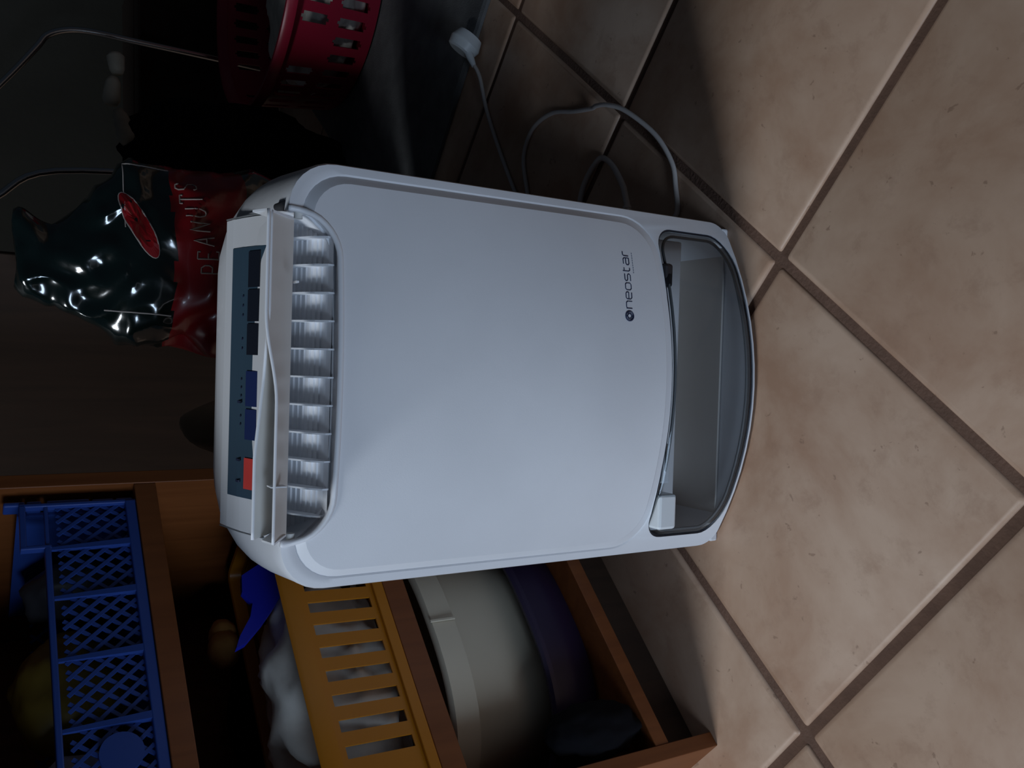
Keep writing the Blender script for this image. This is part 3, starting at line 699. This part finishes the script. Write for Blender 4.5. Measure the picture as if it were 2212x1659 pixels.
# ------------------------------------------------------------------ grey mat, red laundry basket
bm = bmesh.new(); d1 = Vector((-.794, .608)).normalized(); d2 = Vector((.608, .794)); p0 = Vector((.607, 1.212))
c4 = [p0-d1*.45, p0+d1*.47, p0+d1*.47+d2*.85, p0-d1*.45+d2*.85]
cen = sum(c4, Vector((0, 0)))/4
def rg4(k, z): return [Vector(((q.x-cen.x)*k, (q.y-cen.y)*k, z)) for q in c4]
rings_mesh(bm, [rg4(1, .0004), rg4(1, .006), rg4(.985, .009), rg4(.5, .009)])
o = link('floor_mat', bm, 'mat_'); o.location = (cen.x, cen.y, 0); tag(o, 'grey woven mat on the tiles behind the plug, under the red basket', 'mat')
rb = thing('laundry_basket', 'round crimson plastic laundry basket with slotted sides standing on the grey mat', 'basket', (.862, 1.85, .0095))
Rb, Hb = .285, .192
def rad(z): return Rb*(.90+.085*z/Hb)
rows = [(.022, .085), (.103, .160)]
NS = 44
def wall_red():
    bm = bmesh.new(); zs = [.004, .022, .026, .081, .085, .103, .107, .156, .160, .178]; nA = NS*6
    V = [[[bm.verts.new(((rad(z)-e)*math.cos(2*PI*i/nA), (rad(z)-e)*math.sin(2*PI*i/nA), z)) for i in range(nA)] for z in zs] for e in (0, .003)]
    def hole(i, j):
        k = i % 6
        if j in (1, 2, 3): 
            return k in (1, 2, 3) if j == 2 else k == 2
        if j in (5, 6, 7):
            if (i//6) % 11 in (4, 5): return False
            return k in (1, 2, 3) if j == 6 else k == 2
        return False
    for i in range(nA):
        for j in range(len(zs)-1):
            if hole(i, j): continue
            a = (i+1) % nA
            bm.faces.new((V[0][j][i], V[0][j][a], V[0][j+1][a], V[0][j+1][i])); bm.faces.new((V[1][j][i], V[1][j+1][i], V[1][j+1][a], V[1][j][a]))
            if hole((i-1) % nA, j): bm.faces.new((V[0][j][i], V[0][j+1][i], V[1][j+1][i], V[1][j][i]))
            if hole(a, j): bm.faces.new((V[0][j][a], V[1][j][a], V[1][j+1][a], V[0][j+1][a]))
            if j and hole(i, j-1): bm.faces.new((V[0][j][i], V[1][j][i], V[1][j][a], V[0][j][a]))
            if j < len(zs)-2 and hole(i, j+1): bm.faces.new((V[0][j+1][i], V[0][j+1][a], V[1][j+1][a], V[1][j+1][i]))
    return bm
link('slotted_wall', wall_red(), 'red', rb, ang=50)
def cir(r, z, n=96): return [Vector((r*math.cos(2*PI*i/n), r*math.sin(2*PI*i/n), z)) for i in range(n)]
bm = bmesh.new(); rings_mesh(bm, [cir(.02, .0), cir(rad(0)-.012, 0), cir(rad(0)-.003, .003), cir(rad(.01), .010), cir(rad(.01)-.004, .010), cir(rad(0)-.012, .005), cir(.02, .005)]); link('basket_bottom', bm, 'red', rb, ang=50)
bm = bmesh.new(); rings_mesh(bm, [cir(rad(.176)-.004, .176), cir(Rb-.006, .190), cir(Rb, .196), cir(Rb+.008, .196), cir(Rb+.012, .190), cir(Rb+.010, .176), cir(rad(.176)+.001, .174), cir(rad(.176)-.004, .176)], False, False); link('basket_rim', bm, 'red', rb, ang=50)
o = lump('laundry_heap', 'cloth', (0, 0, 0), .225, .225, .085, .10, 3, seed=14, flat=-.050, sub=5); o.location = (.862, 1.85, .066); tag(o, 'pale laundry lying low inside the crimson basket', 'laundry')
# ------------------------------------------------------------------ dark clutter behind
tr = thing('tube_frame', 'bent steel tube standing in the dark behind the crimson laundry basket', 'frame', (.48, 1.63, 0))
def tp_(x, z, y=0): return (x-.48, y, z)
bm = bmesh.new(); tube(bm, spline([tp_(.775, 0, .57), tp_(.778, .17, .57), tp_(.780, .36, .57), tp_(.782, .46, .57), tp_(.775, .515, .57), tp_(.755, .555, .57), tp_(.725, .575, .57), tp_(.66, .62, .57), tp_(.58, .68, .57)], 6), .0075, 10); link('long_tube', bm, 'chrome', tr, smooth=True)
bm = bmesh.new(); tube(bm, spline([tp_(.375, 0), tp_(.372, .20), tp_(.368, .29), tp_(.345, .575), tp_(.288, .665), tp_(.22, .75)], 6), .006, 10); o = link('steel_rod', bm, 'chrome', smooth=True); o.location = (.48, 1.66, 0); tag(o, 'thin bright steel rod rising behind the peanut bag', 'rod')
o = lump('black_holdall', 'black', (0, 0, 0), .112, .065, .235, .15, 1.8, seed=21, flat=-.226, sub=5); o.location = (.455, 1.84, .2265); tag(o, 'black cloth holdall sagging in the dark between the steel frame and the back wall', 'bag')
hd = thing('wooden_handle', 'pale turned wooden handle in three sections lying on the black holdall', 'handle', (.535, 1.83, .458))
for (xa, za), (xb, zb_), ra, rb_ in (((.085, .008), (.045, .003), .017, .014), ((.038, .010), (-.015, .014), .014, .017), ((-.022, .002), (-.085, -.022), .014, .020)):
    bm = bmesh.new(); tube(bm, [(xa, 0, za), (xa*.8+xb*.2, 0, za*.8+zb_*.2), (xa*.2+xb*.8, 0, za*.2+zb_*.8), (xb, 0, zb_)], [ra*.6, ra, rb_, rb_*.7], 14); link('handle_section', bm, 'wax', hd, smooth=True)
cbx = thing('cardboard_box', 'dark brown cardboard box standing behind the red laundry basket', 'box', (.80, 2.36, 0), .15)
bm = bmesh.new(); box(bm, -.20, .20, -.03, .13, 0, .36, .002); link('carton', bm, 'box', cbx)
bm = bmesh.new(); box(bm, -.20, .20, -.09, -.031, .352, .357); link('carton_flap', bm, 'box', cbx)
bpy.context.view_layer.update()
